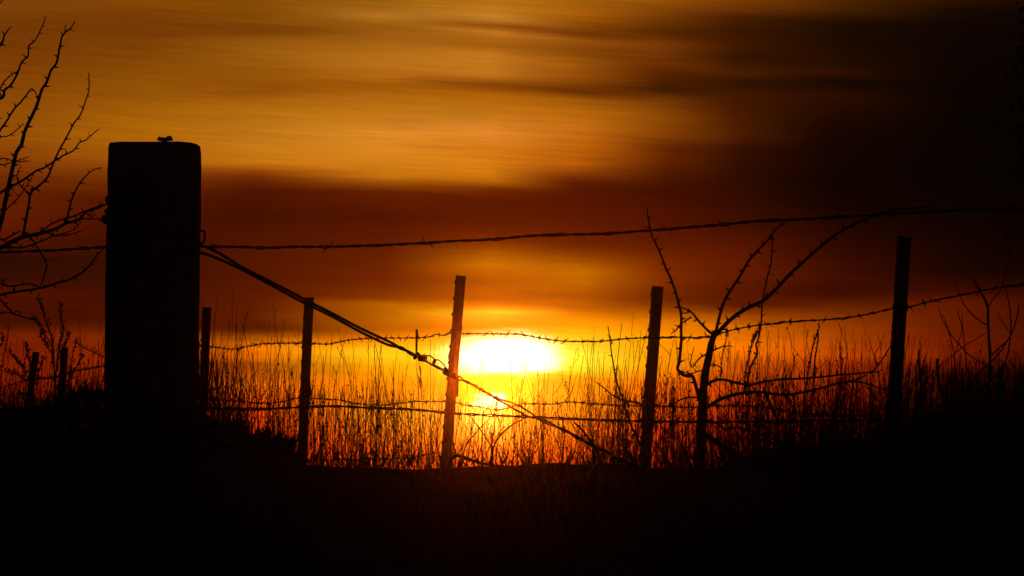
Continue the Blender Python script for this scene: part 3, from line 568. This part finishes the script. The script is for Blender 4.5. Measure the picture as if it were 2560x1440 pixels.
# matted thatch of dead leaves under the grass, thick at both sides
def thatch():
    rnd = random.Random(40); m = MB()
    hi = [(-700, 1040), (0, 1065), (90, 1045), (180, 1000), (260, 1000), (420, 1040), (500, 1085), (530, 1098), (560, 1084), (600, 1080), (625, 1110), (700, 1116), (744, 1122), (756, 1164), (800, 1170), (1500, 1174), (1600, 1170), (1800, 1170), (1960, 1172), (2060, 1166), (2160, 1145), (2260, 1110), (2400, 1085), (2470, 1070), (2600, 1060), (3300, 1060)]
    for _ in range(15000):
        px = rnd.uniform(-500, 3100)
        if 740 < px < 1900 and rnd.random() < .95: continue
        d = rnd.uniform(10.5, 11.6); h = lerp_tab(hi, px) + 12 * noise.noise(Vector((px * .03, 0, 0))) + 8 * noise.noise(Vector((px * .12, 4, 0)))
        ty = h + (rnd.random() ** 1.6) * max(1180 - h, 12)
        c = P(px, ty, d)
        if c.z < ground_z(c.x, c.y) - .01: continue
        a = rnd.gauss(0, .5); dr = Vector((math.sin(a), rnd.uniform(-.4, .4), math.cos(a)))
        m.leaf(c, dr, Vector((rnd.uniform(-1, 1), rnd.uniform(-1, 1), 0)), rnd.uniform(.02, .07), rnd.uniform(.004, .011))
    o = m.build('undergrowth', M_LEAF); tag(o, 'dark matted undergrowth heaped on the bank, thickest at both sides', 'undergrowth', None, 'stuff')
thatch()

# ------------------------------------------------------------------ leafy shrub tree at the upper right edge
def side_tree():
    rnd = random.Random(50); d = 7.6; b = P(2920, 1000, d); base = Vector((b.x, b.y, ground_z(b.x, b.y)))
    root = empty('leafy_tree', base, 'dark leafy tree whose crown edge shows at the upper right corner', 'tree')
    m = MB(); path = [(2920, 1960), (2910, 1500), (2925, 1000), (2900, 500), (2910, 100), (2900, -250)]
    m.tube([P(x, y, d) for x, y in smooth_path(path, 4)], [.03 - .0011 * i for i in range(21)], 9)
    m.build('trunk', M_BARK, root, base)
    cr = MB(); tips = []
    for i in range(90):
        y0 = rnd.uniform(-150, 620); an = rnd.uniform(0, 6.28); p0 = P(2905, y0, d)
        env = math.sqrt(max(.05, 1 - ((y0 - 150) / 620) ** 2)); L = rnd.uniform(.7, 1.) * env * .29
        e = p0 + Vector((math.cos(an) * L, math.sin(an) * L, L * rnd.uniform(-.1, .45)))
        mid = p0.lerp(e, .5) + Vector((0, 0, .03)); cr.tube([p0, mid, e], [.005, .003, .001], 4)
        for t in (.35, .5, .65, .8, .9, 1.): tips.append(p0.lerp(e, t))
    for p in tips:
        for _ in range(30):
            q = p + Vector((rnd.gauss(0, .022), rnd.gauss(0, .022), rnd.gauss(0, .03)))
            cr.leaf(q, Vector((rnd.uniform(-1, 1), rnd.uniform(-1, 1), rnd.uniform(-1, .4))), Vector((rnd.uniform(-1, 1), rnd.uniform(-1, 1), rnd.uniform(-1, 1))), rnd.uniform(.01, .02), rnd.uniform(.006, .011))
    cr.build('crown', M_LEAF, root, base)
side_tree()

# ------------------------------------------------------------------ added haze volume imitating lens glare round the sun
def haze():
    x0, x1, y0, y1, z0, z1 = -610, 610, -610, 610, -1.1, 2.78
    v = [(x, y, z) for z in (z0, z1) for y in (y0, y1) for x in (x0, x1)]
    f = [(0, 2, 3, 1), (4, 5, 7, 6), (0, 1, 5, 4), (2, 6, 7, 3), (0, 4, 6, 2), (1, 3, 7, 5)]
    me = bpy.data.meshes.new('haze'); me.from_pydata(v, [], f)
    m = bpy.data.materials.new('glare_haze'); m.use_nodes = True; n = m.node_tree.nodes; n.clear()
    o = n.new('ShaderNodeOutputMaterial'); pv = n.new('ShaderNodeVolumePrincipled')
    pv.inputs['Color'].default_value = (.95, .93, .9, 1); pv.inputs['Density'].default_value = HAZE; pv.inputs['Anisotropy'].default_value = .995
    m.node_tree.links.new(pv.outputs[0], o.inputs['Volume']); me.materials.append(m)
    ob = bpy.data.objects.new('haze', me); COL.objects.link(ob); tag(ob, 'added thin haze that imitates lens glare round the low sun', 'haze', None, 'stuff')
HAZE = 1.1e-3
haze()

# ------------------------------------------------------------------ sun and sky
SUNPX = (1240, 955)
sd = ray(*SUNPX).normalized()      # centre of the two bright openings in the cloud
SUN_AZ = math.atan2(sd.x, sd.y); SUN_EL = math.asin(sd.z)
sl = bpy.data.lights.new('sun', 'SUN'); sl.energy = .1; sl.angle = R(.7); sl.color = (1, .1, .002)
so = bpy.data.objects.new('sun', sl); COL.objects.link(so); so.rotation_euler = sd.to_track_quat('Z', 'Y').to_euler(); so.location = (0, 40, 8)

W = bpy.data.worlds.new('World'); S.world = W; W.use_nodes = True; nt = W.node_tree; N = nt.nodes; N.clear(); L = nt.links.new
def math_(op, a, b=None, c=None, clamp=False):
    n = N.new('ShaderNodeMath'); n.operation = op; n.use_clamp = clamp
    for i, v in enumerate((a, b, c)):
        if v is None: continue
        if hasattr(v, 'node'): L(v, n.inputs[i])
        else: n.inputs[i].default_value = v
    return n.outputs[0]
def mrange(v, a, b, c=0., d=1., smooth=True):
    n = N.new('ShaderNodeMapRange'); n.interpolation_type = 'SMOOTHSTEP' if smooth else 'LINEAR'
    L(v, n.inputs[0]); n.inputs[1].default_value = a; n.inputs[2].default_value = b; n.inputs[3].default_value = c; n.inputs[4].default_value = d
    return n.outputs[0]
def vmul(c, f):
    n = N.new('ShaderNodeVectorMath'); n.operation = 'SCALE'; L(c, n.inputs[0])
    if hasattr(f, 'node'): L(f, n.inputs['Scale'])
    else: n.inputs['Scale'].default_value = f
    return n.outputs[0]
def vadd(a, b):
    n = N.new('ShaderNodeVectorMath'); n.operation = 'ADD'; L(a, n.inputs[0]); L(b, n.inputs[1]); return n.outputs[0]
tc = N.new('ShaderNodeTexCoord'); sx = N.new('ShaderNodeSeparateXYZ'); L(tc.outputs['Generated'], sx.inputs[0])
DEG = 180 / math.pi
az = math_('MULTIPLY', math_('ARCTAN2', sx.outputs[0], sx.outputs[1]), DEG)
el = math_('MULTIPLY', math_('ARCSINE', sx.outputs[2]), DEG)
def AZ(px): return math.atan((px - 1280) / F) * DEG
def EL(py): return (PITCH + math.atan((720 - py) / F)) * DEG
def nz(sa, se, seed, detail=3.):
    c = N.new('ShaderNodeCombineXYZ'); L(math_('MULTIPLY', az, sa), c.inputs[0]); L(math_('MULTIPLY', math_('ADD', el, math_('MULTIPLY', az, .05)), se), c.inputs[1]); c.inputs[2].default_value = seed
    t = N.new('ShaderNodeTexNoise'); L(c.outputs[0], t.inputs['Vector']); t.inputs['Scale'].default_value = 1; t.inputs['Detail'].default_value = detail; t.inputs['Roughness'].default_value = .55
    return math_('SUBTRACT', t.outputs['Fac'], .5)
def slope_at(py): t = min(max((py - 470) / 240, 0), 1); return .065 * (1 - t)
azw = math_('ADD', az, math_('MULTIPLY', nz(.3, 1.6, 14., 2.), .8))
bend = math_('MULTIPLY', math_('MAXIMUM', math_('SUBTRACT', az, AZ(960)), 0.), mrange(el, EL(710), EL(470), 0, .065, False))
elw = math_('ADD', math_('ADD', el, bend), math_('ADD', math_('MULTIPLY', nz(.35, 1.2, 3.), .07), math_('MULTIPLY', nz(1.1, 4., 9.), .035)))
E0, E1 = EL(1260), EL(-160)
vpos = mrange(elw, E0, E1, 0, 1, False)
COLS = [
 (40, [(0, (125, 75, 5)), (80, (112, 64, 0)), (160, (122, 68, 0)), (260, (140, 80, 0)), (350, (150, 85, 0)), (420, (125, 60, 0)), (490, (92, 40, 0)), (540, (100, 38, 0)), (600, (80, 28, 0)), (635, (62, 22, 0)), (650, (42, 16, 0)), (700, (52, 18, 0)), (730, (75, 22, 0)), (770, (70, 18, 0)), (810, (65, 18, 0)), (840, (112, 36, 0)), (880, (105, 30, 0)), (930, (115, 32, 0)), (980, (105, 28, 0)), (1020, (80, 18, 0)), (1100, (40, 8, 0)), (1250, (10, 2, 0))]),
 (350, [(0, (130, 78, 0)), (50, (120, 66, 0)), (80, (117, 65, 0)), (150, (130, 76, 0)), (220, (145, 86, 0)), (280, (165, 102, 0)), (350, (175, 110, 0)), (400, (168, 98, 0)), (440, (128, 62, 0)), (500, (80, 30, 0)), (560, (68, 22, 0)), (640, (55, 20, 0)), (700, (60, 20, 0)), (800, (75, 22, 0)), (840, (120, 45, 0)), (900, (125, 42, 0)), (1000, (125, 38, 0)), (1100, (80, 18, 0)), (1250, (20, 4, 0))]),
 (640, [(0, (135, 82, 0)), (50, (128, 78, 2)), (82, (117, 67, 0)), (100, (148, 92, 6)), (160, (152, 94, 5)), (205, (146, 86, 0)), (235, (142, 82, 0)), (255, (168, 106, 5)), (310, (185, 122, 10)), (370, (200, 132, 15)), (405, (198, 126, 5)), (430, (140, 68, 0)), (448, (105, 45, 0)), (480, (75, 25, 0)), (540, (65, 22, 0)), (600, (75, 26, 0)), (680, (80, 28, 0)), (740, (85, 30, 0)), (790, (92, 32, 0)), (825, (75, 26, 0)), (842, (150, 75, 0)), (870, (212, 118, 0)), (895, (190, 100, 0)), (912, (130, 62, 0)), (932, (145, 68, 0)), (960, (200, 100, 0)), (1000, (208, 95, 0)), (1050, (210, 78, 0)), (1100, (205, 58, 0)), (1160, (180, 40, 0)), (1250, (90, 15, 0))]),
 (960, [(0, (152, 100, 6)), (25, (160, 108, 15)), (40, (176, 120, 20)), (68, (145, 90, 5)), (100, (160, 100, 10)), (140, (185, 122, 15)), (190, (178, 112, 10)), (218, (160, 96, 0)), (240, (172, 106, 5)), (280, (192, 126, 10)), (330, (215, 145, 25)), (400, (215, 140, 15)), (440, (200, 125, 5)), (458, (150, 80, 0)), (478, (95, 38, 0)), (540, (75, 22, 0)), (600, (85, 30, 0)), (640, (95, 38, 0)), (700, (105, 42, 0)), (742, (125, 55, 0)), (760, (180, 105, 0)), (790, (188, 110, 0)), (828, (182, 100, 0)), (850, (235, 140, 0)), (880, (255, 182, 25)), (925, (252, 152, 0)), (950, (232, 132, 0)), (985, (242, 142, 0)), (1030, (252, 160, 15)), (1090, (250, 145, 10)), (1165, (235, 80, 0)), (1250, (150, 30, 0))]),
 (1230, [(0, (180, 120, 10)), (30, (188, 126, 16)), (45, (202, 144, 32)), (64, (140, 80, 0)), (80, (188, 122, 20)), (112, (160, 98, 5)), (140, (195, 128, 20)), (190, (185, 120, 15)), (214, (130, 70, 0)), (235, (175, 105, 0)), (290, (200, 130, 15)), (330, (225, 146, 32)), (370, (216, 132, 12)), (430, (210, 130, 5)), (455, (180, 105, 0)), (475, (100, 42, 0)), (510, (80, 25, 0)), (560, (90, 32, 0)), (600, (115, 48, 0)), (630, (165, 90, 0)), (662, (200, 120, 0)), (700, (168, 90, 0)), (745, (180, 98, 0)), (762, (222, 130, 0)), (778, (255, 205, 40)), (815, (245, 145, 0)), (838, (255, 180, 15)), (940, (255, 190, 30)), (960, (250, 165, 10)), (1010, (255, 220, 50)), (1070, (255, 205, 40)), (1165, (250, 105, 0))]),
 (1450, [(0, (160, 100, 5)), (40, (165, 98, 0)), (65, (132, 74, 0)), (84, (108, 56, 0)), (100, (155, 90, 5)), (125, (130, 75, 0)), (160, (165, 98, 5)), (200, (140, 78, 0)), (228, (98, 50, 0)), (250, (160, 95, 0)), (300, (185, 112, 5)), (340, (190, 110, 5)), (370, (176, 96, 0)), (410, (185, 100, 0)), (435, (140, 68, 0)), (460, (85, 32, 0)), (500, (75, 22, 0)), (560, (85, 28, 0)), (610, (100, 38, 0)), (640, (140, 68, 0)), (680, (195, 115, 0)), (710, (185, 105, 0)), (740, (162, 82, 0)), (770, (200, 105, 0)), (800, (252, 158, 0)), (840, (255, 185, 15)), (890, (255, 215, 50)), (925, (255, 200, 35)), (950, (252, 148, 0)), (1040, (252, 160, 5)), (1100, (250, 125, 0)), (1165, (235, 75, 0))]),
 (1650, [(0, (145, 85, 0)), (50, (115, 65, 0)), (80, (80, 40, 0)), (108, (118, 64, 0)), (160, (105, 55, 0)), (195, (80, 38, 0)), (226, (60, 30, 0)), (250, (112, 62, 0)), (300, (142, 80, 0)), (340, (130, 68, 0)), (370, (92, 40, 0)), (405, (88, 36, 0)), (430, (75, 28, 0)), (470, (60, 18, 0)), (540, (72, 22, 0)), (600, (85, 28, 0)), (660, (115, 50, 0)), (700, (120, 50, 0)), (752, (100, 38, 0)), (780, (165, 85, 0)), (810, (238, 138, 0)), (850, (250, 150, 0)), (900, (245, 145, 0)), (940, (225, 118, 0)), (970, (215, 108, 0)), (1020, (225, 98, 0)), (1080, (218, 75, 0)), (1165, (175, 45, 0)), (1250, (80, 15, 0))]),
 (1850, [(0, (120, 68, 0)), (25, (105, 55, 0)), (50, (65, 32, 0)), (82, (54, 25, 0)), (110, (62, 28, 0)), (150, (50, 22, 0)), (182, (74, 36, 0)), (205, (42, 19, 0)), (235, (62, 28, 0)), (290, (72, 32, 0)), (330, (78, 35, 0)), (370, (50, 18, 0)), (430, (40, 13, 0)), (500, (48, 14, 0)), (560, (58, 18, 0)), (620, (85, 28, 0)), (680, (95, 35, 0)), (740, (85, 28, 0)), (765, (80, 24, 0)), (788, (150, 70, 0)), (820, (208, 108, 0)), (870, (218, 113, 0)), (910, (175, 80, 0)), (940, (162, 68, 0)), (980, (170, 62, 0)), (1040, (140, 40, 0)), (1100, (115, 26, 0)), (1165, (85, 16, 0)), (1250, (40, 6, 0))]),
 (2100, [(0, (75, 42, 0)), (30, (60, 32, 0)), (60, (30, 15, 0)), (100, (27, 13, 0)), (150, (32, 14, 0)), (185, (48, 20, 0)), (206, (19, 10, 0)), (240, (42, 16, 0)), (300, (28, 10, 0)), (360, (18, 6, 0)), (450, (14, 4, 0)), (520, (18, 5, 0)), (570, (32, 8, 0)), (640, (50, 14, 0)), (700, (60, 18, 0)), (737, (55, 15, 0)), (765, (95, 35, 0)), (800, (140, 60, 0)), (850, (160, 70, 0)), (890, (155, 62, 0)), (915, (118, 38, 0)), (960, (122, 36, 0)), (1000, (112, 30, 0)), (1060, (70, 16, 2)), (1165, (35, 6, 0)), (1250, (10, 2, 0))]),
 (2400, [(0, (42, 20, 0)), (30, (26, 12, 0)), (70, (16, 8, 3)), (150, (13, 6, 2)), (200, (12, 6, 0)), (300, (8, 4, 0)), (450, (8, 3, 0)), (550, (12, 4, 0)), (600, (18, 6, 0)), (680, (26, 7, 0)), (722, (52, 14, 0)), (760, (92, 28, 0)), (820, (102, 32, 0)), (880, (102, 30, 0)), (918, (88, 22, 0)), (940, (48, 12, 0)), (975, (32, 7, 0)), (1020, (18, 4, 0)), (1165, (6, 1, 0)), (1250, (2, 0, 0))]),
 (2620, [(0, (28, 14, 0)), (40, (14, 7, 2)), (200, (8, 4, 1)), (450, (5, 2, 0)), (600, (8, 3, 0)), (690, (16, 5, 0)), (740, (50, 14, 0)), (820, (66, 20, 0)), (890, (62, 16, 0)), (930, (35, 9, 0)), (980, (15, 4, 0)), (1165, (3, 1, 0))])]
cur = None
for i, (px, stops) in enumerate(COLS):
    rp = N.new('ShaderNodeValToRGB'); cr = rp.color_ramp; cr.interpolation = 'LINEAR'
    def tone(y, c):
        g = c[1] * (.925 if c[0] > 150 else .86 if c[0] < 110 else .86 + .08 * (c[0] - 110) / 40)
        k = min(max((y - 835) / 40, 0), 1) * (1 if 300 < px < 2200 else .5)
        if y > 960: g *= .9 - .16 * min((y - 960) / 200, 1)
        if 450 < y < 745 and c[0] < 125: g *= .9
        if c[0] > 248 and c[1] > 175 and y < 960: g = c[1]
        c = (min(255, c[0] * (1 + .22 * k)), c[1], c[2]); g = min(255, g * (1 + .16 * k))
        return tuple(v / 255 for v in (c[0], g, c[2] + (.06 * c[0] if y < 470 and c[0] > 100 else 0)))
    st = sorted(((EL(y - slope_at(y) * max(0, px - 960)) - E0) / (E1 - E0), tone(y, c)) for y, c in stops)
    while len(cr.elements) > 1: cr.elements.remove(cr.elements[-1])
    cr.elements[0].position = st[0][0]; cr.elements[0].color = (*st[0][1], 1)
    for p, c in st[1:32]: e = cr.elements.new(p); e.color = (*c, 1)
    L(vpos, rp.inputs[0])
    if cur is None: cur = rp.outputs[0]
    else:
        mx = N.new('ShaderNodeMix'); mx.data_type = 'RGBA'; mx.clamp_factor = True
        L(mrange(azw, AZ(COLS[i - 1][0]), AZ(px), 0, 1, False), mx.inputs[0]); L(cur, mx.inputs[6]); L(rp.outputs[0], mx.inputs[7]); cur = mx.outputs[2]
def vop(op, v, k):
    n = N.new('ShaderNodeVectorMath'); n.operation = op; L(v, n.inputs[0]); n.inputs[1].default_value = (k, k, k); return n.outputs[0]
gm = N.new('ShaderNodeGamma'); gm.inputs[1].default_value = 2.4; L(vop('MULTIPLY', vop('ADD', cur, .055), 1 / 1.055), gm.inputs[0])
cur = vop('MAXIMUM', vop('SUBTRACT', gm.outputs[0], .0008), 0.)
# thin cirrus streaks thin out or thicken the cloud
st = math_('ADD', 1., math_('ADD', math_('MULTIPLY', nz(.35, 6., 21., 5.), .34), math_('ADD', math_('MULTIPLY', nz(.9, 17., 33., 4.), .38), math_('MULTIPLY', nz(.5, 34., 71., 2.), .3))))
cur = vmul(cur, st)
# the veiled sun, seen as a flattened bright opening between two cloud bars
def blob(px, py, sx_, sy_, k, col, inner=.55):
    a = math_('DIVIDE', math_('SUBTRACT', az, AZ(px)), sx_ / F * DEG); b = math_('DIVIDE', math_('SUBTRACT', elw, EL(py)), sy_ / F * DEG)
    r = math_('SQRT', math_('ADD', math_('MULTIPLY', a, a), math_('MULTIPLY', b, b)))
    f = mrange(r, 1., inner, 0, k); c = N.new('ShaderNodeCombineXYZ')
    for j in range(3): c.inputs[j].default_value = col[j]
    return vmul(c.outputs[0], f)
ragged = math_('MULTIPLY', nz(1.6, 9., 41., 4.), .16)
azk, elk = az, elw
az = math_('ADD', az, math_('MULTIPLY', nz(2.5, 14., 52., 3.), .35)); elw = math_('ADD', elw, ragged)
core = None
for b in ((1258, 893, 178, 76, 4.5, (1, .8, .4), .05), (1345, 888, 95, 50, 1.1, (1, .75, .3), .1), (1345, 912, 70, 32, 1.2, (1, .75, .3), .1), (1130, 892, 75, 50, .9, (1, .7, .2), .1)):
    core = blob(*b) if core is None else vadd(core, blob(*b))
core = vmul(core, mrange(elw, EL(944), EL(926), 0, 1))          # the lower cloud bar cuts the sun off
cur = vadd(cur, core)
for b in ((1275, 885, 260, 75, .45, (.5, .5, .08), .0), (1240, 1000, 34, 26, 3., (1, .8, .4), .2), (1201, 1005, 20, 26, 2.5, (1, .8, .4), .2), (1215, 1035, 85, 62, 1.2, (1, .56, .1), .0), (1225, 1062, 170, 100, .4, (.3, .36, .02), .0)):
    cur = vadd(cur, blob(*b))
# beyond the bright window of the picture the dusk darkens on every side
fade = math_('MULTIPLY', mrange(math_('ABSOLUTE', az), 8, 30, 1, .06), mrange(el, 7, 30, 1, .04))
cur = vmul(cur, fade)
sky = N.new('ShaderNodeTexSky'); sky.sky_type = 'NISHITA'; sky.sun_disc = False; sky.sun_elevation = SUN_EL; sky.sun_rotation = SUN_AZ; sky.dust_density = 3
cur = vadd(cur, vmul(sky.outputs[0], .00003))
bg = N.new('ShaderNodeBackground'); L(cur, bg.inputs[0]); bg.inputs[1].default_value = 1.
wo = N.new('ShaderNodeOutputWorld'); L(bg.outputs[0], wo.inputs[0])

S.view_settings.view_transform = 'Standard'; S.view_settings.look = 'None'; S.view_settings.exposure = 0; S.view_settings.gamma = 1
S.render.engine = 'CYCLES'
S.cycles.use_denoising = True; S.cycles.volume_bounces = 2; S.cycles.transparent_max_bounces = 16
